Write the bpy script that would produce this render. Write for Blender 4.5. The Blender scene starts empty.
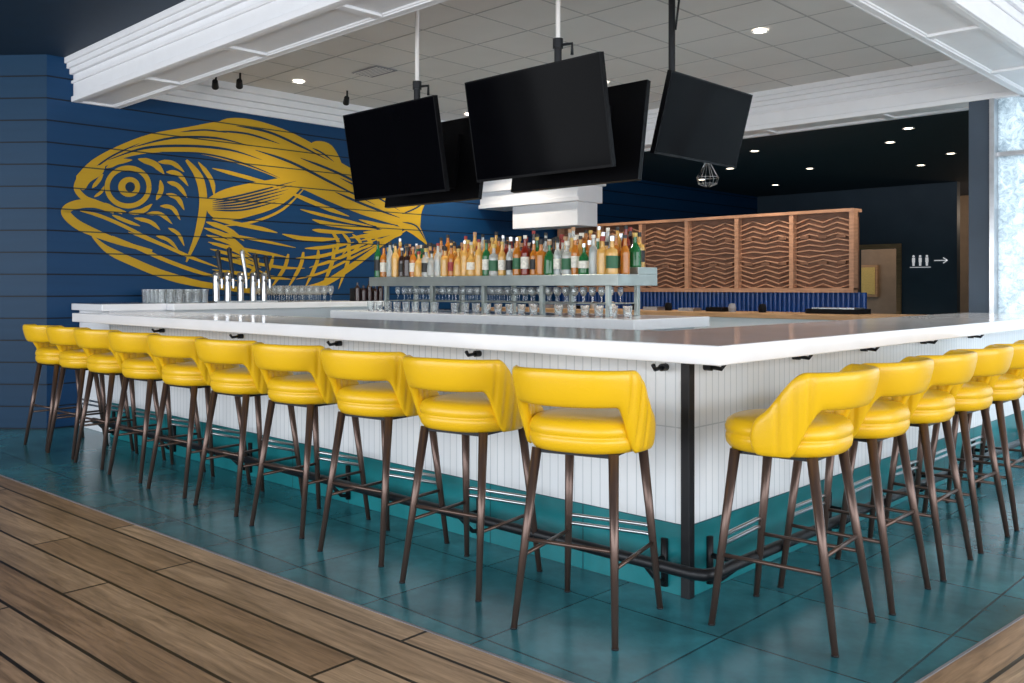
import bpy, bmesh, math, random
from math import sin, cos, pi, radians
from mathutils import Vector, Matrix
from mathutils.geometry import tessellate_polygon
S=bpy.context.scene
S.view_settings.view_transform='Standard'
random.seed(7)
C=bpy.context.collection

# ---------------------------------------------------------------- materials
def mat(name,col,rough=.5,metal=0,var=0,vscale=6,bump=0,bscale=40,emit=0,trans=0,coat=0,ior=1.45,spec=.5,stretch=None):
    m=bpy.data.materials.new(name); m.use_nodes=True; nt=m.node_tree; b=nt.nodes['Principled BSDF']
    b.inputs['Base Color'].default_value=(*col,1); b.inputs['Roughness'].default_value=rough
    b.inputs['Metallic'].default_value=metal; b.inputs['IOR'].default_value=ior; b.inputs['Specular IOR Level'].default_value=spec
    b.inputs['Transmission Weight'].default_value=trans; b.inputs['Coat Weight'].default_value=coat
    b.inputs['Coat Roughness'].default_value=.08
    if emit: b.inputs['Emission Color'].default_value=(*col,1); b.inputs['Emission Strength'].default_value=emit
    tc=nt.nodes.new('ShaderNodeTexCoord'); src=tc.outputs['Object']
    if stretch:
        mp=nt.nodes.new('ShaderNodeMapping'); mp.inputs['Scale'].default_value=stretch; nt.links.new(src,mp.inputs[0]); src=mp.outputs[0]
    if var:
        n=nt.nodes.new('ShaderNodeTexNoise'); n.inputs['Scale'].default_value=vscale; n.inputs['Detail'].default_value=5
        nt.links.new(src,n.inputs['Vector'])
        r=nt.nodes.new('ShaderNodeValToRGB'); r.color_ramp.elements[0].position=.3; r.color_ramp.elements[1].position=.7
        r.color_ramp.elements[0].color=(*[c*(1-var) for c in col],1); r.color_ramp.elements[1].color=(*[min(1,c*(1+var)) for c in col],1)
        nt.links.new(n.outputs['Fac'],r.inputs[0]); nt.links.new(r.outputs[0],b.inputs['Base Color'])
    if bump:
        n=nt.nodes.new('ShaderNodeTexNoise'); n.inputs['Scale'].default_value=bscale; nt.links.new(src,n.inputs['Vector'])
        bp=nt.nodes.new('ShaderNodeBump'); bp.inputs['Strength'].default_value=bump; bp.inputs['Distance'].default_value=.01
        nt.links.new(n.outputs['Fac'],bp.inputs['Height']); nt.links.new(bp.outputs[0],b.inputs['Normal'])
    return m
def N(nt,t,**k):
    n=nt.nodes.new(t)
    for a,v in k.items():
        if a in n.inputs.keys(): n.inputs[a].default_value=v
        else: setattr(n,a,v)
    return n
def mathn(nt,op,a,b=None,c=None):
    n=nt.nodes.new('ShaderNodeMath'); n.operation=op
    for i,v in enumerate((a,b,c)):
        if v is None: continue
        if isinstance(v,(int,float)): n.inputs[i].default_value=v
        else: nt.links.new(v,n.inputs[i])
    return n.outputs[0]
def mixc(nt,f,a,b,blend='MIX'):
    n=nt.nodes.new('ShaderNodeMix'); n.data_type='RGBA'; n.blend_type=blend
    for s,v in ((n.inputs[0],f),(n.inputs[6],a),(n.inputs[7],b)):
        if isinstance(v,(int,float)): s.default_value=v
        elif isinstance(v,tuple): s.default_value=(*v,1)
        else: nt.links.new(v,s)
    return n.outputs[2]
def shiplap_mat(name,col,dark,rough=.5,h=.2,var=.12):
    m=mat(name,col,rough,spec=.3); nt=m.node_tree; b=nt.nodes['Principled BSDF']
    tc=N(nt,'ShaderNodeTexCoord'); sp=N(nt,'ShaderNodeSeparateXYZ'); nt.links.new(tc.outputs['Object'],sp.inputs[0])
    fr=mathn(nt,'FRACT',mathn(nt,'DIVIDE',sp.outputs[2],h)); g=mathn(nt,'LESS_THAN',fr,.065)
    mp=N(nt,'ShaderNodeMapping'); mp.inputs['Scale'].default_value=(.6,.6,8); nt.links.new(tc.outputs['Object'],mp.inputs[0])
    no=N(nt,'ShaderNodeTexNoise',Scale=2.0,Detail=4.0); nt.links.new(mp.outputs[0],no.inputs['Vector'])
    base=mixc(nt,no.outputs['Fac'],tuple(c*(1-var) for c in col),tuple(min(1,c*(1+var)) for c in col))
    nt.links.new(mixc(nt,g,base,dark),b.inputs['Base Color'])
    bp=N(nt,'ShaderNodeBump',Strength=.6,Distance=.01); inv=mathn(nt,'SUBTRACT',1,g); nt.links.new(inv,bp.inputs['Height']); nt.links.new(bp.outputs[0],b.inputs['Normal'])
    return m
def brick_mat(name,c1,c2,mortar,w,h,ms,offset=0,rough=.3,rot=0,swiz=None,grain=0,bias=0,mottle=0,bumpd=.004,coat=0,spec=.5):
    m=mat(name,c1,rough,coat=coat,spec=spec); nt=m.node_tree; b=nt.nodes['Principled BSDF']
    tc=N(nt,'ShaderNodeTexCoord'); v=tc.outputs['Object']
    if swiz:
        sp=N(nt,'ShaderNodeSeparateXYZ'); nt.links.new(v,sp.inputs[0]); cb=N(nt,'ShaderNodeCombineXYZ')
        nt.links.new(mathn(nt,'ADD',sp.outputs[0],sp.outputs[1]),cb.inputs[0]); nt.links.new(sp.outputs[2],cb.inputs[1]); v=cb.outputs[0]
    if rot:
        mp=N(nt,'ShaderNodeMapping'); mp.inputs['Rotation'].default_value=(0,0,rot); nt.links.new(v,mp.inputs[0]); v=mp.outputs[0]
    br=N(nt,'ShaderNodeTexBrick',Scale=1.0); br.offset=offset; br.squash=1
    br.inputs['Brick Width'].default_value=w; br.inputs['Row Height'].default_value=h; br.inputs['Mortar Size'].default_value=ms
    br.inputs['Mortar Smooth'].default_value=.1; br.inputs['Bias'].default_value=bias
    br.inputs['Color1'].default_value=(*c1,1); br.inputs['Color2'].default_value=(*c2,1); br.inputs['Mortar'].default_value=(*mortar,1)
    nt.links.new(v,br.inputs['Vector']); col=br.outputs['Color']
    if grain:
        for sc,lo,st in (((1.2,16,1),1-grain,2.2),((.5,3.5,1),1-grain*.6,1.6)):
            mp=N(nt,'ShaderNodeMapping'); mp.inputs['Scale'].default_value=sc; nt.links.new(v,mp.inputs[0])
            no=N(nt,'ShaderNodeTexNoise',Scale=st,Detail=8.0,Roughness=.65,Distortion=.8); nt.links.new(mp.outputs[0],no.inputs['Vector'])
            rp=N(nt,'ShaderNodeValToRGB'); rp.color_ramp.elements[0].position=.34; rp.color_ramp.elements[1].position=.64
            rp.color_ramp.elements[0].color=(lo,lo*.97,lo*.94,1); rp.color_ramp.elements[1].color=(1,1,1,1); nt.links.new(no.outputs['Fac'],rp.inputs[0])
            col=mixc(nt,1.0,col,rp.outputs[0],'MULTIPLY')
    if mottle:
        for st,mo in ((1.7,mottle),(6.0,mottle*.5)):
            no=N(nt,'ShaderNodeTexNoise',Scale=st,Detail=7.0,Roughness=.65); nt.links.new(v,no.inputs['Vector'])
            rp=N(nt,'ShaderNodeValToRGB'); rp.color_ramp.elements[0].position=.35; rp.color_ramp.elements[1].position=.66
            rp.color_ramp.elements[0].color=(1-mo,1-mo,1-mo,1); rp.color_ramp.elements[1].color=(1,1,1,1); nt.links.new(no.outputs['Fac'],rp.inputs[0])
            col=mixc(nt,1.0,col,rp.outputs[0],'MULTIPLY')
    nt.links.new(col,b.inputs['Base Color'])
    bp=N(nt,'ShaderNodeBump',Strength=.5,Distance=bumpd); bp.invert=True; nt.links.new(br.outputs['Fac'],bp.inputs['Height']); nt.links.new(bp.outputs[0],b.inputs['Normal'])
    return m

M={}
M['yellow']=mat('yellow_vinyl',(.80,.475,.008),.36,bump=.08,bscale=120,coat=.12)
M['leg']=mat('bronze_leg',(.115,.075,.062),.28,metal=.6,var=.12)
M['steel']=mat('brushed_steel',(.55,.56,.58),.28,metal=1,var=.06,vscale=20)
M['shelfsteel']=mat('shelf_steel',(.36,.39,.37),.4,metal=.8,var=.08,vscale=8)
M['black']=mat('black_metal',(.012,.013,.016),.4,metal=.3,var=.1)
M['plasticblack']=mat('black_plastic',(.004,.004,.005),.4,var=.1,spec=.12)
M['screen']=mat('tv_screen',(.0015,.0015,.0022),.1,var=.1,spec=.03)
M['white']=mat('white_paint',(.82,.83,.86),.5,var=.02)
M['ceil']=mat('ceiling_tile_paint',(.74,.71,.69),.8,var=.03,vscale=2)
M['ceilgrid']=mat('ceiling_tile_joint',(.46,.44,.44),.8,var=.03)
M['quartz']=mat('white_quartz',(.86,.86,.88),.12,var=.035,vscale=3,coat=.2)
M['tileface']=brick_mat('white_stacked_tile',(.88,.90,.93),(.84,.87,.91),(.62,.66,.70),.05,.70,.0026,rough=.25,swiz=True,bumpd=.004)
M['tealbase']=brick_mat('teal_base_tile',(.014,.22,.25),(.018,.26,.29),(.01,.1,.12),.6,.3,.004,rough=.3,swiz=True,mottle=.25)
M['tile']=brick_mat('teal_floor_tile',(.042,.215,.27),(.066,.30,.36),(.012,.075,.10),.61,.61,.005,offset=0,rough=.22,mottle=.5)
RX=radians(-2.6)
M['woodx']=brick_mat('oak_plank_floor',(.40,.245,.145),(.66,.46,.30),(.015,.010,.008),2.3,.2,.008,offset=.37,rough=.4,grain=.55,rot=RX)
M['woody']=brick_mat('oak_plank_floor_cross',(.40,.245,.145),(.66,.46,.30),(.015,.010,.008),2.3,.2,.008,offset=.37,rough=.4,grain=.55,rot=pi/2+radians(5))
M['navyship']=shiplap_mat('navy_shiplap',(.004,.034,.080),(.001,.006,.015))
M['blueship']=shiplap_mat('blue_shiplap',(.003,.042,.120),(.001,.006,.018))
M['gold']=shiplap_mat('gold_mural_paint',(.50,.30,.014),(.07,.065,.03))
M['muralblue']=shiplap_mat('mural_blue_paint',(.002,.026,.07),(.001,.006,.018))
M['navyceil']=mat('navy_ceiling_paint',(.004,.022,.05),.6,var=.1)
M['darkceil']=mat('dark_ceiling_paint',(.012,.015,.024),.7,var=.1)
M['darkwall']=mat('dark_slate_wall',(.055,.078,.110),.55,var=.12,vscale=2)
M['tan']=mat('tan_wall',(.26,.18,.12),.6,var=.1)
M['copper']=mat('copper_wood',(.46,.25,.155),.4,var=.2,vscale=8,stretch=(1,1,6))
M['copperdark']=mat('copper_wood_dark',(.20,.10,.062),.5,var=.2)
M['royal']=mat('royal_blue_tile',(.008,.06,.26),.25,var=.15)
M['oak']=mat('oak_edge',(.42,.24,.12),.4,var=.2,stretch=(1,1,8))
M['lamp']=mat('downlight_lens',(1,.93,.8),.5,emit=14)
M['lampdim']=mat('downlight_lens_warm',(1,.85,.65),.5,emit=8)
M['glass']=mat('clear_glass',(.92,.95,.96),.03,trans=.9,ior=1.35)
M['vent']=mat('vent_grey',(.2,.2,.22),.6,var=.1)
M['signwhite']=mat('sign_white',(.8,.8,.82),.5,emit=.5)
def bot(name,c,t=.4): return mat(name,c,.06,trans=t,ior=1.35,coat=.3)
M['b_amber']=bot('amber_spirit_glass',(.70,.25,.03)); M['b_gold']=bot('gold_spirit_glass',(.92,.55,.15)); M['b_clear']=bot('clear_spirit_glass',(.78,.84,.83),.65)
M['b_green']=bot('green_bottle_glass',(.02,.20,.06)); M['b_dark']=bot('dark_bottle_glass',(.03,.012,.01),.15); M['b_red']=bot('red_liqueur_glass',(.30,.03,.015)); M['b_blue']=bot('blue_bottle_glass',(.30,.50,.58))
M['l_white']=mat('label_white',(.78,.75,.66),.6,var=.2,vscale=60); M['l_black']=mat('label_black',(.02,.02,.02),.5,var=.2); M['l_yellow']=mat('label_yellow',(.60,.42,.12),.5,var=.2,vscale=50); M['l_red']=mat('label_red',(.30,.035,.03),.5,var=.1); M['l_green']=mat('label_green',(.03,.13,.06),.5,var=.1); M['l_blue']=mat('label_blue',(.05,.08,.18),.5,var=.1)
def frosted():
    m=bpy.data.materials.new('frosted_window_glass'); m.use_nodes=True; nt=m.node_tree; nt.nodes.clear()
    out=N(nt,'ShaderNodeOutputMaterial'); tr=N(nt,'ShaderNodeBsdfTranslucent'); df=N(nt,'ShaderNodeBsdfGlossy'); df.inputs['Roughness'].default_value=.25; mx=N(nt,'ShaderNodeMixShader'); mx.inputs[0].default_value=.08
    tc=N(nt,'ShaderNodeTexCoord'); no=N(nt,'ShaderNodeTexNoise',Scale=13.0,Detail=8.0,Roughness=.8,Distortion=1.2); nt.links.new(tc.outputs['Object'],no.inputs['Vector'])
    rp=N(nt,'ShaderNodeValToRGB'); rp.color_ramp.elements[0].position=.38; rp.color_ramp.elements[1].position=.60; rp.color_ramp.elements[0].color=(.36,.43,.48,1); rp.color_ramp.elements[1].color=(.86,.92,.95,1)
    nt.links.new(no.outputs['Fac'],rp.inputs[0]); nt.links.new(rp.outputs[0],tr.inputs[0])
    nt.links.new(tr.outputs[0],mx.inputs[1]); nt.links.new(df.outputs[0],mx.inputs[2]); nt.links.new(mx.outputs[0],out.inputs[0]); return m
M['frost']=frosted()

# ---------------------------------------------------------------- mesh builder
class MB:
    def __init__(s): s.v=[];s.f=[];s.mi=[];s.sm=[];s.mats=[]
    def m(s,k):
        if k not in s.mats: s.mats.append(k)
        return s.mats.index(k)
    def add(s,vs,fs,k,smooth=False,T=None):
        o=len(s.v); mi=s.m(k)
        s.v+= [tuple(T@Vector(p)) for p in vs] if T is not None else [tuple(p) for p in vs]
        for f in fs: s.f.append(tuple(i+o for i in f)); s.mi.append(mi); s.sm.append(smooth)
    def box(s,x0,x1,y0,y1,z0,z1,k,T=None):
        vs=[(x,y,z) for z in(z0,z1) for y in(y0,y1) for x in(x0,x1)]
        s.add(vs,[(0,2,3,1),(4,5,7,6),(0,1,5,4),(2,6,7,3),(0,4,6,2),(1,3,7,5)],k,False,T)
    def cyl(s,p0,p1,r0,r1,k,n=12,caps=True,smooth=True,T=None):
        p0=Vector(p0);p1=Vector(p1);d=(p1-p0).normalized(); a=Vector((0,0,1)) if abs(d.z)<.9 else Vector((1,0,0)); u=d.cross(a).normalized(); w=d.cross(u)
        vs=[]
        for p,r in((p0,r0),(p1,r1)):
            for i in range(n):
                t=2*pi*i/n; vs.append(p+(u*cos(t)+w*sin(t))*r)
        fs=[(i,(i+1)%n,n+(i+1)%n,n+i) for i in range(n)]
        s.add(vs,fs,k,smooth,T)
        if caps: s.add(vs,[tuple(range(n-1,-1,-1)),tuple(range(n,2*n))],k,False,T)
    def tube(s,pts,r,k,n=8):
        pts=[Vector(p) for p in pts]; vs=[];fs=[]
        for i,p in enumerate(pts):
            d=(pts[min(i+1,len(pts)-1)]-pts[max(i-1,0)]).normalized(); a=Vector((0,0,1)) if abs(d.z)<.9 else Vector((1,0,0)); u=d.cross(a).normalized(); w=d.cross(u)
            for j in range(n):
                t=2*pi*j/n; vs.append(p+(u*cos(t)+w*sin(t))*r)
        for i in range(len(pts)-1):
            for j in range(n): fs.append((i*n+j,i*n+(j+1)%n,(i+1)*n+(j+1)%n,(i+1)*n+j))
        fs.append(tuple(range(n-1,-1,-1))); fs.append(tuple(range((len(pts)-1)*n,len(pts)*n)))
        s.add(vs,fs,k,True)
    def lathe(s,prof,k,c=(0,0,0),n=16,T=None,ks=None,cap=True):
        vs=[];
        for r,z in prof:
            for i in range(n):
                t=2*pi*i/n; vs.append((c[0]+r*cos(t),c[1]+r*sin(t),c[2]+z))
        for j in range(len(prof)-1):
            kk=ks[j] if ks else k
            s.add(vs[j*n:(j+2)*n],[(i,(i+1)%n,n+(i+1)%n,n+i) for i in range(n)],kk,True,T)
        if cap:
            s.add(vs[:n],[tuple(range(n-1,-1,-1))],ks[0] if ks else k,False,T); s.add(vs[-n:],[tuple(range(n))],ks[-1] if ks else k,False,T)
    def prism(s,pts,z0,z1,k):
        n=len(pts); vs=[(x,y,z0) for x,y in pts]+[(x,y,z1) for x,y in pts]
        fs=[(i,(i+1)%n,n+(i+1)%n,n+i) for i in range(n)]+[tuple(range(n-1,-1,-1)),tuple(range(n,2*n))]
        s.add(vs,fs,k)
    def make(s,name,bevel=0,parent=None,loc=None,rot=None,seg=2):
        me=bpy.data.meshes.new(name); me.from_pydata(s.v,[],s.f)
        for k in s.mats: me.materials.append(M[k])
        for p,mi,sm in zip(me.polygons,s.mi,s.sm): p.material_index=mi; p.use_smooth=sm
        me.update()
        return obj(name,me,bevel,parent,loc,rot,seg)
def obj(name,me,bevel=0,parent=None,loc=None,rot=None,seg=2):
    o=bpy.data.objects.new(name,me); C.objects.link(o)
    if bevel:
        b=o.modifiers.new('bevel','BEVEL'); b.width=bevel; b.segments=seg; b.limit_method='ANGLE'; b.angle_limit=radians(50)
    if parent: o.parent=parent
    if loc: o.location=loc
    if rot: o.rotation_euler=rot
    return o

# ================================================================= ROOM SHELL
KX,KY=.600,-.640          # inner corner of the plank border
def yb(x): return KY+(x-KX)*.046
def xb(y): return KX+(y-KY)*.088
fl=MB()
fl.add([(-11,yb(-11),0),(KX,KY,0),(xb(16),16,0),(-11,16,0)],[(0,1,2,3)],'tile')
fl.add([(-11,-7.2,0),(7.2,-7.2,0),(7.2,KY,0),(KX,KY,0),(-11,yb(-11),0)],[(0,1,2,3,4)],'woodx')
fl.add([(KX,KY,0),(7.2,KY,0),(7.2,16,0),(xb(16),16,0)],[(0,1,2,3)],'woody')
fl.make('floor')
tr=MB(); tr.prism([(-11,yb(-11)-.005),(KX,KY-.005),(KX,KY+.005),(-11,yb(-11)+.005)],0,.003,'vent'); tr.prism([(KX-.005,KY),(KX+.005,KY),(xb(6)+.005,6),(xb(6)-.005,6)],0,.003,'vent'); tr.make('trim_floor_edge')

XW=-6.95
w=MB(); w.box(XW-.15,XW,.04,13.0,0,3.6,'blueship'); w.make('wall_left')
dv=Vector((-.5,-.42,0)).normalized(); p0=Vector((XW,.04,0)); p1=p0+dv*4.0
q0=p0+Vector((-.15,.0,0)); q1=p1+Vector((-.12,.12,0))
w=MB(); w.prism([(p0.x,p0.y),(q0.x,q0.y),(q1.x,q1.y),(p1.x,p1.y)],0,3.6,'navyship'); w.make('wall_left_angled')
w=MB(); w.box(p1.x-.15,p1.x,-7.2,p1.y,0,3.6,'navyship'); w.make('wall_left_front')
w=MB(); w.box(XW-.15,-4.97,13,13.15,0,3.6,'darkwall'); w.box(-4.28,-3.3,13,13.15,0,3.6,'darkwall'); w.box(-4.97,-4.28,13,13.15,1.97,3.6,'darkwall'); w.make('wall_back')
w=MB(); w.box(-8,1,15.5,15.65,0,3.6,'tan'); w.make('wall_back_corridor')
w=MB(); w.box(-.9,-.75,6.5,15.5,0,3.6,'darkwall'); w.make('wall_back_right')
d=MB(); d.box(-5.05,-4.97,12.96,13.0,0,2.05,'oak'); d.box(-4.28,-4.2,12.96,13.0,0,2.05,'oak'); d.box(-4.97,-4.28,12.96,13.0,1.97,2.05,'oak'); d.make('door_frame_1')
c=MB(); c.box(-11,7.2,-7.2,.27,3.4,3.6,'navyceil'); c.make('ceiling_front')
c=MB(); c.box(-.1,7.2,.27,6.6,3.4,3.6,'ceil'); c.make('ceiling_right')
c=MB(); c.box(XW,-.54,.68,6.0,3.4,3.6,'ceil')
for i in range(1,11): c.box(XW+i*.61-.007,XW+i*.61+.007,.7,6.0,3.397,3.4,'ceilgrid')
for i in range(1,9): c.box(XW,-.54,.68+i*.61-.005,.68+i*.61+.005,3.3965,3.3995,'ceilgrid')
c.make('ceiling_recess')
c=MB(); c.box(XW,-.75,6.4,15.6,3.05,3.6,'darkceil'); c.make('ceiling_back')

def beam(name,axis,a0,a1,b0,b1,z0,z1,step=1.18):
    m=MB()
    def bx(u0,u1,v0,v1,w0,w1,k='white'):
        if axis=='x': m.box(u0,u1,v0,v1,w0,w1,k)
        else: m.box(v0,v1,u0,u1,w0,w1,k)
    bx(a0,a1,b0,b1,z0+.02,z1)
    for j,(dz0,dz1,pr) in enumerate(((.0,.05,.02),(.17,.195,.02),(.25,.30,.035),(.30,.345,.06),(.345,.4,.08))):
        bx(a0,a1,b0-pr,b0,z0+dz0,z0+dz1); bx(a0,a1,b1,b1+pr,z0+dz0,z0+dz1)
    bx(a0,a1,b0,b0+.05,z0,z0+.02); bx(a0,a1,b1-.05,b1,z0,z0+.02)
    n=max(1,int((a1-a0)/step))
    for i in range(n+1):
        u=a0+(a1-a0)*i/n; bx(max(a0,u-.04),min(a1,u+.04),b0+.05,b1-.05,z0,z0+.02)
        if i<n:
            u2=a0+(a1-a0)*(i+1)/n
            bx(u+.04,u2-.04,b0+.05,b0+.065,z0+.008,z0+.02); bx(u+.04,u2-.04,b1-.065,b1-.05,z0+.008,z0+.02)
    return m.make(name,bevel=.004,seg=1)
beam('ceiling_beam_front','x',XW,-.1,.27,.68,3.0,3.4)
beam('ceiling_beam_right','y',.68,6.4,-.54,-.1,3.0,3.4)
beam('ceiling_beam_back','x',XW,-.54,6.0,6.4,3.0,3.4)
m=MB(); 
for z0,z1,pr in((3.14,3.2,.03),(3.2,3.26,.07),(3.26,3.33,.12),(3.33,3.4,.18)): m.box(XW,XW+pr,.8,5.88,z0,z1,'white')
m.make('trim_crown_left',bevel=.004,seg=1)
m=MB(); m.box(XW,-5.25,5.5,5.99,2.34,2.95,'white'); m.box(XW,-5.19,5.44,5.5,2.55,2.64,'white'); m.box(XW,-5.21,5.47,5.5,2.34,2.39,'white'); m.box(-5.25,-5.19,5.5,5.99,2.55,2.64,'white'); m.box(-6.4,-5.3,5.56,5.95,2.05,2.34,'white')
m.make('ceiling_bulkhead',bevel=.004,seg=1)

m=MB(); m.box(-.98,-.8,6.0,6.2,0,3.0,'darkwall'); m.box(-.8,-.76,5.98,6.2,0,3.0,'steel'); m.make('corner_column')
m=MB(); m.box(-.76,7.2,6.1,6.12,.0,3.4,'frost')
for x in (.9,2.6,4.3,6.0): m.box(x-.04,x+.04,6.06,6.16,0,3.4,'steel')
for z in (0.02,2.5,3.34): m.box(-.76,7.2,6.07,6.15,z-.02,z+.02,'steel')
m.make('window_1')
m=MB(); m.box(-11,7.2,-7.3,-7.2,0,.35,'white'); m.box(-11,7.2,-7.3,-7.2,3.1,3.6,'white')
for i in range(12): m.box(-11+i*1.64,-10.92+i*1.64,-7.3,-7.2,.35,3.1,'white')
m.make('wall_front_window')
m=MB(); m.box(7.2,7.3,-7.2,6.1,0,.35,'white'); m.box(7.2,7.3,-7.2,6.1,3.1,3.6,'white')
for i in range(9): m.box(7.2,7.3,-7.2+i*1.64,-7.12+i*1.64,.35,3.1,'white')
m.make('wall_right_window')

# ================================================================= FISH MURAL (flat painted artwork on the wall)
# artwork coordinates, perspective-rectified on to the wall plane
_f,_t,_yh,_cx,_cy,_H=900.,radians(43.9),287.8,1.744,-2.913,1.284
def wall_pt(a,b,off=.004):
    u=(a-512)/_f; dx=-sin(_t)+cos(_t)*u; dy=cos(_t)+sin(_t)*u; k=(XW-_cx)/dx
    return (XW+off,_cy+dy*k,_H+k*(_yh-b)/_f)
def spline(pts,n=6):
    out=[]
    P=[pts[0]]+list(pts)+[pts[-1]]
    for i in range(1,len(P)-2):
        for j in range(n):
            t=j/n; a,b,c_,d_=P[i-1],P[i],P[i+1],P[i+2]
            out.append(tuple(.5*((2*b[q])+(-a[q]+c_[q])*t+(2*a[q]-5*b[q]+4*c_[q]-d_[q])*t*t+(-a[q]+3*b[q]-3*c_[q]+d_[q])*t**3) for q in range(len(b))))
    out.append(tuple(pts[-1])); return out
mu=MB(); cnt=[0]
def nxt(): cnt[0]+=1; return .003+cnt[0]*.00005
def poly(pts,k='gold',smooth=True):
    off=nxt(); pp=spline(list(pts)+[pts[0]],4)[:-1] if smooth else list(pts)
    v3=[Vector((p[0],p[1],0)) for p in pp]; tri=tessellate_polygon([v3])
    mu.add([wall_pt(p[0],p[1],off) for p in pp],[tuple(t) for t in tri],k)
def stroke(pts,w,k='gold',taper=(.15,.1)):
    off=nxt(); pp=spline(pts,6); n=len(pp); vs=[];fs=[]
    for i,p in enumerate(pp):
        a=pp[max(i-1,0)];b=pp[min(i+1,n-1)]; dx,dy=b[0]-a[0],b[1]-a[1]; L=math.hypot(dx,dy) or 1
        t=i/(n-1); ww=w/2*(taper[0]+(1-taper[0])*min(1,t*4))*(taper[1]+(1-taper[1])*min(1,(1-t)*3))
        nx,ny=-dy/L*ww,dx/L*ww
        vs+= [wall_pt(p[0]+nx,p[1]+ny,off),wall_pt(p[0]-nx,p[1]-ny,off)]
    for i in range(n-1): fs.append((2*i,2*i+1,2*i+3,2*i+2))
    mu.add(vs,fs,k)
B='muralblue'
poly([(76,176),(92,160),(118,146),(150,134),(188,127),(226,121),(262,127),(300,143),(345,165),(385,190),(412,210),(408,226),(372,218),(335,204),(300,188),(262,172),(225,160),(190,153),(150,153),(118,160),(96,172),(82,182)])
poly([(205,132),(222,120),(240,118),(262,122),(290,132),(318,147),(335,160),(300,152),(255,140)])
poly([(306,148),(316,141),(332,146),(342,168),(322,160)])
poly([(398,212),(412,204),(427,197),(421,214),(420,227),(428,246),(412,234),(398,226)],smooth=False)
for pts,w_ in (([(108,160),(145,148),(190,146),(230,150),(262,160)],2.6),([(130,148),(172,138),(215,138),(250,146)],2.2),([(255,150),(290,162),(330,182),(375,205)],2.6),([(236,126),(268,132),(300,146),(328,160)],2.4),([(300,158),(340,174),(385,198)],2.4),([(218,131),(248,134),(280,144)],2.0),([(335,192),(365,205),(400,218)],2.4),([(402,214),(416,208),(425,201)],1.6),([(402,222),(416,226),(425,240)],1.6),([(312,148),(322,153),(334,162)],1.6),([(160,152),(205,154),(245,164),(280,178)],1.8),([(92,170),(112,156),(140,143)],1.8),([(180,132),(205,130),(228,133)],1.6),([(340,178),(368,192),(400,211)],1.8)):
    stroke(pts,w_,B)
poly([(76,176),(90,168),(104,165),(102,174),(90,182),(84,190),(77,186)])
stroke([(77,178),(76,188),(84,198),(96,203),(112,209),(122,214)],6)
stroke([(114,212),(96,205),(80,204),(68,208),(66,214),(78,225),(100,235),(125,244),(152,251)],9,taper=(.4,.3))
stroke([(80,211),(97,215),(117,223),(142,235),(164,244)],3.5)
stroke([(92,236),(108,250),(135,263),(165,275),(200,284),(245,290)],8,taper=(.2,.5))
stroke([(112,236),(138,248),(170,262),(205,274),(238,281)],4)
stroke([(128,232),(158,243),(190,257),(220,268)],3.5)
stroke([(128+21*cos(a),187+19*sin(a)) for a in [i*2*pi/16 for i in range(17)]],5,taper=(1,1))
poly([(129+11*cos(i*pi/6),187+10*sin(i*pi/6)) for i in range(12)])
poly([(130+5.0*cos(i*pi/5),187+5.0*sin(i*pi/5)) for i in range(10)],B)
for pts,w_ in (([(106,168),(118,162),(132,160)],5),([(138,159),(154,164),(164,174)],6),([(92,188),(98,181),(103,174)],4),([(94,197),(101,192),(104,186)],3),([(104,203),(114,209),(126,212)],4),([(128,213),(142,211),(152,204)],5),([(156,200),(161,190),(160,180)],5),([(112,215),(126,221),(140,226)],3.5),([(134,218),(150,222),(160,230)],4),([(146,214),(160,214),(172,224)],4),([(160,206),(172,208),(180,220)],4),([(166,194),(177,198),(184,210)],4.5),([(167,182),(178,186),(187,198)],4.5),([(166,172),(178,174),(188,186)],4.5),([(158,162),(172,163),(184,172)],4.5),([(156,236),(168,240),(178,250)],3.5),([(168,228),(178,234),(184,246)],3.5)):
    stroke(pts,w_)
stroke([(186,160),(199,178),(203,203),(198,232),(186,262)],8,taper=(.3,.2))
stroke([(198,162),(211,180),(214,196)],4.5)
poly([(205,200),(225,189),(262,181),(306,176),(297,192),(277,207),(247,217),(222,221),(208,213)])
for i in range(6):
    t=i/5; stroke([(212,201+t*9),(242,193+t*15+2),(296-20*t,181+t*21)],1.9,B)
stroke([(206,222),(226,229),(244,241)],5); stroke([(222,226),(252,222),(283,209),(308,184)],2.6)
for i in range(5): stroke([(204+i*2,228+i*7),(226+i*4,236+i*7),(246+i*5,250+i*6)],4.2-.3*i)
random.seed(3)
for i in range(9):
    t=(i+.5)/9
    top=[(212,162),(262,176),(300,192),(335,208),(372,222),(402,228)]; botm=[(232,276),(255,282),(300,284),(335,270),(368,248),(402,234)]
    path=[(a[0],a[1]*(1-t)+b[1]*t) for a,b in zip(top,botm)]
    if i<4: path=[(300 if i<2 else 312,path[2][1]+2)]+path[3:] if i>0 else path
    full=spline(path,8); j=0
    while j<len(full)-4:
        L=random.randint(10,20); seg=full[j:j+L]
        if len(seg)>3: stroke([seg[0],seg[len(seg)//3],seg[2*len(seg)//3],seg[-1]],random.uniform(2.6,4.6)*(1 if t<.6 else .8))
        j+=L+random.randint(0,1)
stroke([(200,283),(240,290),(285,291),(320,285),(352,266),(382,244),(406,230)],6,taper=(.4,.2))
for i in range(7): stroke([(258+i*15,258-i*2),(252+i*16,272-i*2),(236+i*17,289)],3.6,taper=(.5,.1))
for i in range(5): stroke([(330+i*11,230+i*2),(338+i*11,243),(332+i*10,258-i*3)],3.2)
mu.make('fish_wall_mural')

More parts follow.
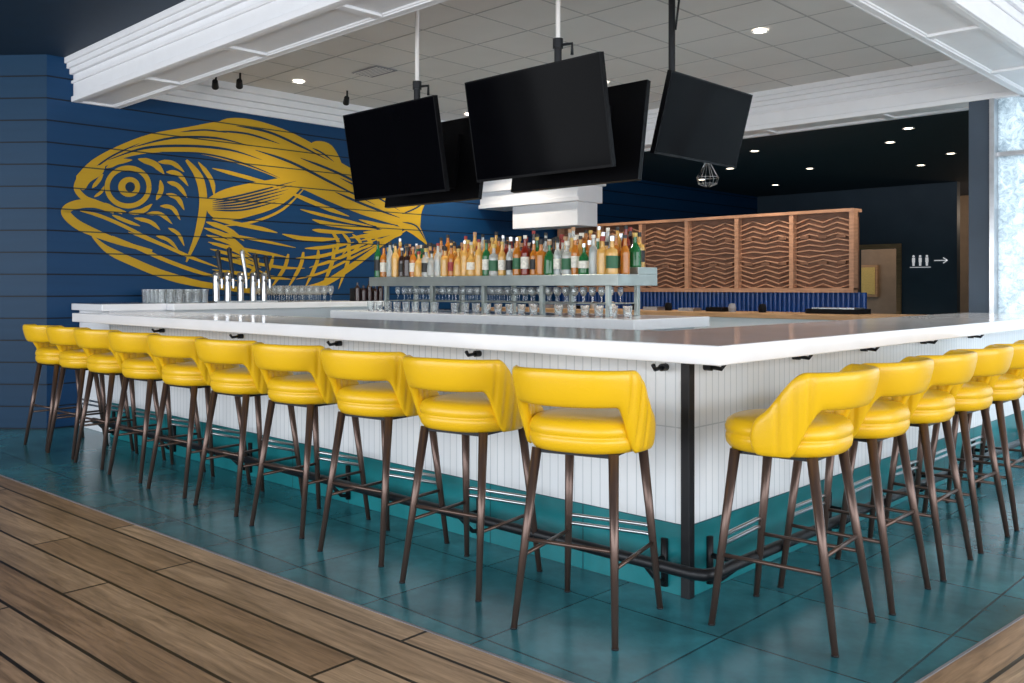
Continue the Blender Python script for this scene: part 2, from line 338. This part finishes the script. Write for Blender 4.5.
# ================================================================= BAR
h=1.07; tk=.074; XL=-6.24
bar=bpy.data.objects.new('bar_counter',None); C.objects.link(bar)
m=MB(); m.prism([(XL,0),(0,0),(0,5.4),(-.82,5.4),(-.82,.82),(XL,.82)],h-tk,h,'quartz'); m.make('countertop',bevel=.006,parent=bar)
a_,b_=.273,-.311
m=MB()
m.prism([(XL+.12,a_),(b_,a_),(b_,5.3),(b_-.16,5.3),(b_-.16,a_+.16),(XL+.12,a_+.16)],.3,h-tk,'tileface')
m.prism([(XL+.12,a_-.004),(b_+.004,a_-.004),(b_+.004,5.3),(b_-.16,5.3),(b_-.16,a_+.16),(XL+.12,a_+.16)],0,.3,'tealbase')
m.make('bar_front',parent=bar)
m=MB(); m.box(b_-.028,b_+.014,a_-.014,a_+.028,0,h-tk,'black'); m.make('corner_post',bevel=.003,parent=bar)
m=MB(); m.box(XL+.2,-.9,a_+.16,a_+.5,.1,.85,'steel'); m.box(b_-.5,b_-.16,.95,4.7,.1,.85,'steel'); m.make('underbar',parent=bar)
m=MB(); rx,ry,rz=-.12,.10,.17
m.tube([(XL+.2,ry,rz),(rx-.06,ry,rz),(rx-.02,ry+.015,rz),(rx,ry+.06,rz),(rx,5.2,rz)],.024,'black',10)
def bracket(x,y,dx,dy):
    m.tube([(x,y,rz),(x+dx*.5,y+dy*.5,rz-.02),(x+dx,y+dy,rz-.02)],.012,'black'); m.tube([(x,y,rz),(x+dx*.7,y+dy*.7,.06),(x+dx,y+dy,.05)],.011,'black')
    m.tube([(x+dx,y+dy,.03),(x+dx,y+dy,rz+.06)],.016,'black')
for i in range(6): bracket(-.42-i*1.12,ry,0,a_-ry-.012)
for i in range(5): bracket(rx,.42+i*1.15,b_-rx+.012,0)
m.make('foot_rail',parent=bar)
m=MB()
def hook(x,y,nx,ny):
    m.cyl((x,y,.95),(x+nx*.035,y+ny*.035,.95),.016,.016,'black'); m.tube([(x+nx*.03,y+ny*.03,.95),(x+nx*.08,y+ny*.08,.945),(x+nx*.095,y+ny*.095,.965)],.009,'black')
for x in (-.42,-1.55,-2.75,-3.9,-5.1): hook(x,a_,0,-1)
for y in (.4,1.2,2.0,2.9,3.8): hook(b_,y,1,0)
m.make('purse_hooks',parent=bar)
m=MB(); m.box(XW+.01,-6.1,.83,3.3,1.08,1.14,'quartz'); m.box(XW+.01,XL-.002,.25,.83,1.08,1.14,'quartz'); m.box(XW+.01,-6.2,.88,3.2,0,1.08,'white'); m.box(XW+.01,XL-.02,.32,.88,0,1.08,'white'); m.make('service_ledge',bevel=.004)

# ================================================================= STOOLS
def smst(a,b,x):
    t=max(0,min(1,(x-a)/(b-a))); return t*t*(3-2*t)
def stool_mesh():
    m=MB(); n=48
    def outl(t,s,a=.228,b=.225,e=2.5):
        cx_,sy=cos(t),sin(t); return (a*s*math.copysign(abs(cx_)**(2/e),cx_), b*s*math.copysign(abs(sy)**(2/e),sy)+.015)
    prof=[(.0,.668),(.78,.668),(.92,.675),(.98,.694),(.995,.712),(.99,.728),(.965,.733),(.995,.739),(1.0,.757),(.965,.780),(.88,.793),(.6,.800),(.3,.802),(.0,.802)]
    vs=[];fs=[]
    for s,z in prof:
        for i in range(n):
            x,y=outl(2*pi*i/n,max(s,.001)); vs.append((x,y,z))
    for j in range(len(prof)-1):
        for i in range(n): fs.append((j*n+i,j*n+(i+1)%n,(j+1)*n+(i+1)%n,(j+1)*n+i))
    m.add(vs,fs,'yellow',True)
    PH=radians(100); NT=110; NC=16; vs=[];fs=[]
    gro=[radians(d) for d in(-80,-68,-56,56,68,80)]
    for i in range(NT+1):
        th=-PH+2*PH*i/NT; s=abs(th)/PH
        top=.992-.010*s-.185*smst(.58,1.02,s)
        bottom=.850-.178*smst(.44,.72,s)
        if s>.93:
            e=(s-.93)/.07; mid_=(top+bottom)/2; sh=math.sqrt(max(0,1-e*e))*.98+.02
            top=mid_+(top-mid_)*sh; bottom=mid_+(bottom-mid_)*sh
        else: sh=1
        mid_=(top+bottom)/2; hh=(top-bottom)/2
        g=sum(math.exp(-((th-q)/radians(1.5))**2) for q in gro)
        for j in range(NC):
            ph=2*pi*j/NC; cv=math.copysign(abs(sin(ph))**.75,sin(ph)); cr=math.copysign(abs(cos(ph))**.75,cos(ph))
            z=mid_+hh*cv
            tkn=.024*(.55+.45*sh)
            lean=max(0,(z-.72))*.25*max(0,cos(th*.75)) 
            off=cr*tkn-(g*.009*cr if abs(cv)<.96 else 0)
            a0=.230+lean+off; b0=.236+lean+off
            x,y=sin(th),-cos(th); e=2.25
            vs.append((a0*math.copysign(abs(x)**(2/e),x),b0*math.copysign(abs(y)**(2/e),y)+.012,z))
    for i in range(NT):
        for j in range(NC): fs.append((i*NC+j,i*NC+(j+1)%NC,(i+1)*NC+(j+1)%NC,(i+1)*NC+j))
    fs.append(tuple(range(NC-1,-1,-1))); fs.append(tuple(range(NT*NC,(NT+1)*NC)))
    m.add(vs,fs,'yellow',True)
    m.box(-.15,.15,-.14,.16,.655,.672,'black')
    top={};bt={}
    for sx in(-1,1):
        for sy in(-1,1):
            T=Vector((sx*.158,sy*.148+.012,.672)); Bt=Vector((sx*.205,sy*.235,.0)); top[sx,sy]=T;bt[sx,sy]=Bt
            m.cyl(T,Bt,.0200,.0120,'leg',14)
            m.cyl(Bt,Bt+Vector((0,0,.006)),.0135,.0135,'black',12)
    def at(sx,sy,z): t=z/.672; return bt[sx,sy].lerp(top[sx,sy],t)
    for sx in(-1,1): m.tube([at(sx,-1,.27),at(sx,1,.27)],.008,'leg')
    m.tube([at(-1,-1,.33),at(1,-1,.33)],.008,'leg')
    for dz in(.30,.335):
        p,q=at(-1,1,dz),at(1,1,dz); m.tube([p,p.lerp(q,.08)+Vector((0,.012,0)),p.lerp(q,.92)+Vector((0,.012,0)),q],.0085,'steel')
    me=bpy.data.meshes.new('bar_stool'); me.from_pydata(m.v,[],m.f)
    for k in m.mats: me.materials.append(M[k])
    for p,mi,sm in zip(me.polygons,m.mi,m.sm): p.material_index=mi;p.use_smooth=sm
    bm=bmesh.new(); bm.from_mesh(me); bmesh.ops.remove_doubles(bm,verts=bm.verts,dist=1e-6); bmesh.ops.recalc_face_normals(bm,faces=bm.faces); bm.to_mesh(me); bm.free()
    return me
sm=stool_mesh()
for x,y,a in ((.465,-.185,15),(1.155,-.155,10),(1.80,-.14,8),(2.46,-.13,7),(3.10,-.13,5),(3.73,-.13,6),(4.34,-.13,5),(4.95,-.13,4),(5.50,-.13,5),(6.02,-.13,4)):
    obj('bar_stool',sm,loc=(-x,y,0),rot=(0,0,radians(a)))
for k in range(6):
    obj('bar_stool',sm,loc=(.13,.31+.563*k,0),rot=(0,0,radians(90+[5,1,2,-1,1,0][k])))

# ================================================================= BACK BAR ISLAND
isl=bpy.data.objects.new('back_bar_island',None); C.objects.link(isl)
m=MB(); m.box(-5.36,-1.85,2.0,2.95,.995,1.07,'quartz'); m.make('island_top',bevel=.005,parent=isl)
m=MB(); m.box(-5.25,-1.94,2.08,2.88,0,.995,'white')
for i in range(6): m.box(-5.2+i*.54,-4.70+i*.54,2.06,2.08,.12,.95,'steel')
m.make('island_cabinet',parent=isl)
SX0,SX1=-5.22,-2.25
m=MB(); m.box(SX0,SX1,2.35,2.85,1.30,1.385,'shelfsteel'); m.box(SX0,SX1,2.60,2.85,1.385,1.44,'shelfsteel')
for i in range(5):
    x=SX0+.18+i*(SX1-SX0-.32)/4
    m.box(x-.016,x+.016,2.4,2.44,1.07,1.30,'shelfsteel'); m.box(x-.016,x+.016,2.76,2.8,1.07,1.30,'shelfsteel')
m.box(SX0+.2,SX1-.15,2.38,2.82,1.16,1.168,'shelfsteel')
m.make('bottle_shelf',bevel=.002,seg=1)
m=MB(); random.seed(11)
P0=[(.001,0),(.034,0),(.037,.01),(.037,.05),(.0375,.051),(.0375,.14),(.037,.141),(.037,.17),(.030,.20),(.015,.225),(.013,.28),(.0155,.281),(.0155,.305),(.001,.306)]
P1=[(.001,0),(.042,0),(.045,.01),(.045,.04),(.0455,.041),(.0455,.13),(.045,.131),(.045,.15),(.040,.175),(.016,.19),(.014,.235),(.020,.236),(.020,.27),(.001,.271)]
P2=[(.001,0),(.032,0),(.035,.01),(.036,.06),(.0365,.061),(.0365,.16),(.036,.161),(.036,.19),(.027,.23),(.015,.26),(.0135,.30),(.016,.301),(.016,.33),(.001,.331)]
P3=[(.001,0),(.046,0),(.050,.012),(.048,.05),(.0485,.051),(.045,.11),(.0445,.111),(.040,.14),(.022,.165),(.014,.18),(.013,.22),(.019,.221),(.019,.25),(.001,.251)]
gl=['b_amber']*4+['b_gold']*4+['b_clear']*5+['b_green','b_green','b_green','b_dark','b_dark','b_red']; lb=['l_white','l_white','l_white','l_black','l_black','l_yellow','l_red','l_green','l_blue']; cp=['l_black','l_black','l_black','l_red','l_yellow','steel','oak','l_white']
def bottle(x,y,z,g=None):
    p=random.choice([P0,P0,P1,P1,P2,P3,P3]); g=g or random.choice(gl); l=random.choice(lb) if random.random()<.6 else g; c_=random.choice(cp); s=random.uniform(.88,1.08)
    ks=[g,g,g,g,l,g,g,g,g,g,c_,c_,c_]
    m.lathe([(r*min(s,1.0),zz*s) for r,zz in p],g,(x,y,z),12,ks=ks)
for row,(y,z) in enumerate(((2.41,1.385),(2.52,1.385),(2.65,1.44),(2.76,1.44))):
    x=SX0+.06+.02*row
    while x<SX1-.05:
        mid_glow=abs(x+4.2)<.45  # mid-shelf bottles lean to gold glass, putting the golden light into their colour
        bottle(x,y+random.uniform(-.008,.008),z,random.choice(['b_gold','b_gold','b_amber','b_clear']) if mid_glow else None); x+=random.uniform(.082,.094)
m.make('liquor_bottles')
m=MB()
def tumbler(x,y,z,r=.035,hh=.12): m.lathe([(.001,0),(r*.8,0),(r,hh),(r-.003,hh),(r*.8-.003,.008),(.001,.008)],'glass',(x,y,z),12,cap=False)
def wineglass(x,y,z,s=1):
    m.lathe([(a*s,b*s) for a,b in((.001,0),(.032,0),(.032,.003),(.004,.008),(.004,.075),(.02,.09),(.037,.125),(.036,.155),(.030,.185),(.028,.185),(.034,.15),(.034,.125),(.018,.095),(.001,.09))],'glass',(x,y,z),12,cap=False)
for i in range(28):
    for y in(2.46,2.58,2.70): wineglass(SX0+.3+i*.09,y,1.168,.66)
for i in range(24):
    if i%9!=8: tumbler(-5.1+i*.13,2.28,1.07,.036,.085)
m.make('shelf_glassware')
m=MB()
for i in range(5):
    for j in range(6): m.lathe([(.001,0),(.03,0),(.037,.13),(.034,.13),(.028,.008),(.001,.008)],'glass',(-6.75+i*.085,.86+j*.085,1.14),12,cap=False)
m.make('water_glasses')
m=MB()
for i in range(5):
    for j in range(8): wineglass(-6.8+i*.1,2.1+j*.09,1.14,.9)
m.make('wine_glasses')
def tap_tower(x,y):
    m=MB()
    m.box(x-.16,x+.06,y-.06,y+.60,1.14,1.155,'steel')
    for i,(dy,hc,hh) in enumerate(((0,'black',.24),(.12,'black',.27),(.26,'steel',.25),(.40,'black',.22),(.52,'black',.20))):
        m.cyl((x-.07,y+dy,1.15),(x-.07,y+dy,1.40),.032,.030,'steel',16); m.lathe([(.033,0),(.036,.01),(.028,.03),(.001,.045)],'steel',(x-.07,y+dy,1.40),14)
        m.cyl((x-.07,y+dy,1.36),(x+.04,y+dy,1.35),.014,.014,'steel'); m.cyl((x+.04,y+dy,1.37),(x+.045,y+dy,1.28),.012,.010,'steel')
        m.cyl((x+.04,y+dy,1.37),(x+.0,y+dy-.02,1.37+hh),.013,.022,hc,10); m.lathe([(.022,0),(.026,.03),(.001,.05)],hc,(x+.0,y+dy-.02,1.365+hh),10)
    m.make('beer_tap_tower')
tap_tower(-6.33,1.40)
m=MB()
for i,(y,hh) in enumerate(((2.92,.20),(3.0,.17),(3.08,.22),(3.16,.16),(3.23,.2))):
    m.lathe([(.001,0),(.03,0),(.03,hh*.7),(.012,hh*.85),(.012,hh),(.001,hh)],'b_dark',(-6.18,y,1.14),12)
m.box(-6.36,-6.24,2.95,3.2,1.14,1.28,'black')
m.make('bitters_bottles')

m=MB(); m.box(-6.2,-.84,4.75,5.4,1.0,1.045,'oak'); m.box(-6.1,-.9,4.8,5.35,0,1.0,'white'); m.make('rear_prep_counter',bevel=.003)
random.seed(5)
m=MB()
for i in range(13):
    x=-5.6+i*.25+random.uniform(-.05,.05); k=random.choice(['plasticblack','steel','l_white','plasticblack','plasticblack','vent'])
    if random.random()<.4: m.lathe([(.001,0),(.035,0),(.04,.04),(.03,.08),(.001,.085)],k,(x,5.05,1.045),12)
    else: m.box(x-.09,x+.09,4.98,5.14,1.045,1.045+random.uniform(.02,.06),k)
m.make('bar_tools')
m=MB(); m.box(-2.1,-1.6,5.02,5.3,1.045,1.09,'plasticblack'); m.box(-2.05,-1.65,5.05,5.28,1.09,1.10,'steel'); m.make('drain_tray')

cab=bpy.data.objects.new('lattice_wine_cabinet',None); C.objects.link(cab)
m=MB(); x0,x1=-6.93,-2.50; z0,z1=1.26,2.14; n=6; wd=.72
m.box(x0,x1,7.06,7.18,z0,z1,'copperdark')
xs=[x1-i*wd for i in range(n+1)]
for x in xs: m.box(x-.026,x+.026,6.97,7.08,z0,z1,'copper'); 
m.box(x0,x1+.026,6.96,7.19,z1,z1+.035,'copper'); m.box(x0,x1+.026,6.96,7.08,z0-.03,z0+.02,'copper')
for i in range(n):
    xa,xb_=xs[i+1]+.026,xs[i]-.026
    rows=14
    for r_ in range(rows):
        zc=z0+.035+(z1-z0-.06)*r_/rows
        seg=16; vs=[];fs=[]
        for s_ in range(seg+1):
            t=s_/seg; xx=xa+(xb_-xa)*t; tri_=abs(((t*2)%1)-.5)*2
            amp=.055*(1 if r_<rows/2 else -1)*(.35+.65*abs(math.cos(pi*r_/rows))); zz=zc+amp*(tri_-.5)
            zz=min(max(zz,z0+.02),z1-.02)
            vs+=[(xx,7.025,zz),(xx,7.025,zz+.013),(xx,7.058,zz),(xx,7.058,zz+.013)]
        for s_ in range(seg):
            a=s_*4; fs+=[(a,a+4,a+5,a+1),(a+1,a+5,a+7,a+3),(a,a+2,a+6,a+4)]
        m.add(vs,fs,'copper')
    for zc in (z0+.30,z0+.60):
        for k_ in range(3):
            xx=xa+(xb_-xa)*(k_+.5)/3; m.box(xx-.05,xx+.05,7.02,7.05,zc-.006,zc+.028,'copperdark')
m.make('lattice_panels',parent=cab)
m=MB(); m.box(XW+.01,-2.42,7.1,7.2,0,1.23,'royal')
for i in range(75): m.cyl((-6.85+i*.06,7.1,.9),(-6.85+i*.06,7.1,1.229),.026,.026,'royal',8,caps=False)
m.make('blue_tile_base',parent=cab)

m=MB(); Y=12.985
def rect(x0,x1,z0,z1): m.box(x0,x1,Y,Y+.014,z0,z1,'signwhite')
for i in range(3):
    x=-4.0+i*.11; rect(x-.022,x+.022,1.72,1.80); rect(x-.016,x-.004,1.66,1.72); rect(x+.004,x+.016,1.66,1.72); m.cyl((x,Y,1.825),(x,Y+.014,1.825),.018,.018,'signwhite',12)
rect(-3.66,-3.46,1.738,1.752)
for s_ in(-1,1): m.box(-.08,0,0,.014,-.007,.007,'signwhite',T=Matrix.Translation((-3.45,Y,1.745))@Matrix.Rotation(radians(35*s_),4,'Y'))
rect(-4.06,-3.72,1.63,1.64)
m.make('restroom_sign')
m=MB(); m.lathe([(.001,0),(.2,0),(.2,.03),(.17,.03),(.17,.02),(.001,.02)],'steel',n=28,T=Matrix.Translation((-3.6,15.49,1.35))@Matrix.Rotation(radians(90),4,'X')); m.make('round_mirror')
m=MB(); m.box(-6.3,-5.6,15.45,15.5,1.1,1.75,'oak'); m.box(-6.25,-5.65,15.44,15.45,1.15,1.7,'l_yellow'); m.make('framed_picture')

# ================================================================= TVS
def tv(cx,cy,cz,yaw,tilt,w_=1.1,hh=.64):
    e=bpy.data.objects.new('ceiling_television',None); C.objects.link(e)
    T=Matrix.Translation((cx,cy,cz))@Matrix.Rotation(yaw,4,'Z')@Matrix.Rotation(tilt,4,'X')
    m=MB(); m.box(-w_/2,w_/2,-.018,.018,-hh/2,hh/2,'plasticblack',T); m.box(-w_/2+.25,w_/2-.25,.018,.05,-.22,.18,'plasticblack',T); m.box(-w_/2+.009,w_/2-.009,-.0195,-.0175,-hh/2+.016,hh/2-.009,'screen',T); m.box(-.1,.1,.05,.075,-.1,.1,'black',T)
    m.make('tv_panel',parent=e)
    return e
def mount(e,x,y,ztop,zb,arms,zw=None):
    m=MB(); zk=zw or ztop
    m.cyl((x,y,zb),(x,y,zk),.024,.024,'black'); m.box(x-.05,x+.05,y-.05,y+.05,zb-.06,zb+.1,'black')
    if zw: m.cyl((x,y,zw),(x,y,ztop),.015,.015,'ceil'); m.box(x-.07,x+.07,y-.07,y+.07,ztop-.02,ztop,'ceil'); m.cyl((x,y,zw-.05),(x,y,zw+.01),.033,.033,'black'); m.tube([(x,y,zw-.03),(x+.09,y+.03,zw-.03),(x+.09,y+.03,zw-.1)],.01,'black')
    else: m.box(x-.07,x+.07,y-.07,y+.07,ztop-.02,ztop,'black'); m.tube([(x,y,ztop-.05),(x+.06,y,ztop-.1),(x+.03,y,ztop-.3)],.008,'black')
    for a in arms: m.tube([(x,y,zb),a],.016,'black')
    m.make('ceiling_mount',parent=e)
e=tv(-1.92,1.10,2.285,0,radians(10),1.10,.64); mount(e,-1.95,1.34,3.4,2.35,[(-1.95,1.16,2.3),(-1.95,1.5,2.3)],2.83)
tv(-1.98,1.56,2.24,pi,radians(9),1.06,.62)
e=tv(-3.28,1.10,2.25,0,radians(10),1.02,.64); mount(e,-3.31,1.34,3.4,2.35,[(-3.31,1.16,2.3),(-3.31,1.5,2.3)],2.78)
tv(-3.36,1.56,2.22,pi,radians(9),1.06,.62)
e=tv(-1.62,2.50,2.43,radians(90),radians(15),1.04,.54); mount(e,-1.85,2.45,3.4,2.5,[(-1.70,2.45,2.45)])

def downlight(x,y,z,k='lamp',r=.055):
    m=MB(); m.lathe([(r+.02,-.006),(r+.02,0),(r,0)],'white',(x,y,z),20,cap=False); m.lathe([(.001,-.004),(r,-.004),(r,-.002)],k,(x,y,z),20); return m.make('recessed_downlight')
rec=[(-1.91,3.82),(-6.2,2.2),(-4.0,4.4),(-6.2,4.6),(-4.2,2.4)]
for x,y in rec[:4]: downlight(x,y,3.392,r=.045)
bk=[(-4.05,7.62),(-4.31,9.73),(-2.52,8.13),(-5.71,11.35),(-5.16,8.91),(-3.0,10.5),(-2.3,9.6),(-6.2,9.8),(-2.0,7.3)]
for x,y in bk: downlight(x,y,3.05,'lampdim',.045)
m=MB(); m.box(-5.5,-5.1,2.35,2.6,3.385,3.392,'vent')
for i in range(6): m.box(-5.48,-5.12,2.365+i*.036,2.375+i*.036,3.38,3.385,'ceil')
m.make('ceiling_vent')
for x,y in((-6.5,1.45),(-6.3,1.6),(-6.2,2.8)):
    m=MB(); m.cyl((x,y,3.392),(x,y,3.30),.01,.01,'black'); m.cyl((x+.02,y-.02,3.31),(x-.05,y+.02,3.27),.028,.035,'black'); m.make('ceiling_spotlight')
m=MB(); px,py,pz=-3.5,5.6,2.38
m.cyl((px,py,3.38),(px,py,2.68),.004,.004,'black')
for i in range(8):
    t=2*pi*i/8; m.tube([(px,py,2.70),(px+.05*cos(t),py+.05*sin(t),2.60),(px+.12*cos(t),py+.12*sin(t),2.48),(px+.10*cos(t),py+.10*sin(t),2.41),(px+.03*cos(t),py+.03*sin(t),2.38)],.003,'steel',6)
for zz,rr in((2.48,.12),(2.41,.10)): m.tube([(px+rr*cos(i*pi/10),py+rr*sin(i*pi/10),zz) for i in range(21)],.003,'steel',6)
m.box(px-.05,px+.05,py-.05,py+.05,3.37,3.4,'black')
m.make('wire_pendant_lamp')

# ================================================================= LIGHT
def light(name,typ,loc,e,col=(1,1,1),rot=(0,0,0),**k):
    l=bpy.data.lights.new(name,typ); l.energy=e; l.color=col
    for a,v in k.items(): setattr(l,a,v)
    o=bpy.data.objects.new(name,l); C.objects.link(o); o.location=loc; o.rotation_euler=rot; return o
light('window_daylight_front','AREA',(-1.5,-7.0,1.8),540,(.93,.97,1),(radians(90),0,0),shape='RECTANGLE',size=15,size_y=2.6)
light('window_daylight_right','AREA',(7.0,-.5,1.8),480,(.93,.97,1),(radians(90),0,radians(90)),shape='RECTANGLE',size=12,size_y=2.6)
light('window_daylight_rear','AREA',(1.6,7.2,2.0),190,(.92,.97,1),(radians(-90),0,0),shape='RECTANGLE',size=4.5,size_y=3.0)
for i,(x,y) in enumerate(rec): light('downlight_lamp','SPOT',(x,y,3.36),50 if i==1 else 135,(1,.90,.76),spot_size=radians(120),spot_blend=.6,shadow_soft_size=.06)
for x,y in bk: light('rear_downlight_lamp','SPOT',(x,y,3.02),75,(1,.90,.78),spot_size=radians(110),spot_blend=.6,shadow_soft_size=.05)
for x in(-5.5,-3.9,-2.9): light('cabinet_wash_lamp','SPOT',(x,6.1,2.98),60,(1,.82,.62),(radians(35),0,0),spot_size=radians(80),spot_blend=.6,shadow_soft_size=.05)
light('corridor_lamp','POINT',(-5.2,14.4,2.6),30,(1,.8,.6),shadow_soft_size=.1)
light('corridor_lamp','POINT',(-2.6,14.4,2.6),20,(1,.8,.6),shadow_soft_size=.1)
W=bpy.data.worlds.new('W'); S.world=W; W.use_nodes=True; bg=W.node_tree.nodes['Background']; bg.inputs[0].default_value=(.84,.91,1,1); bg.inputs[1].default_value=1.5

# ================================================================= CAMERA
cam=bpy.data.cameras.new('camera'); cam.lens=900/1024*36; cam.sensor_width=36; cam.shift_y=-(341.5-287.8)/1024
co=bpy.data.objects.new('camera',cam); C.objects.link(co); co.location=(1.744,-2.913,1.284); co.rotation_euler=(radians(90),0,radians(43.9)); S.camera=co
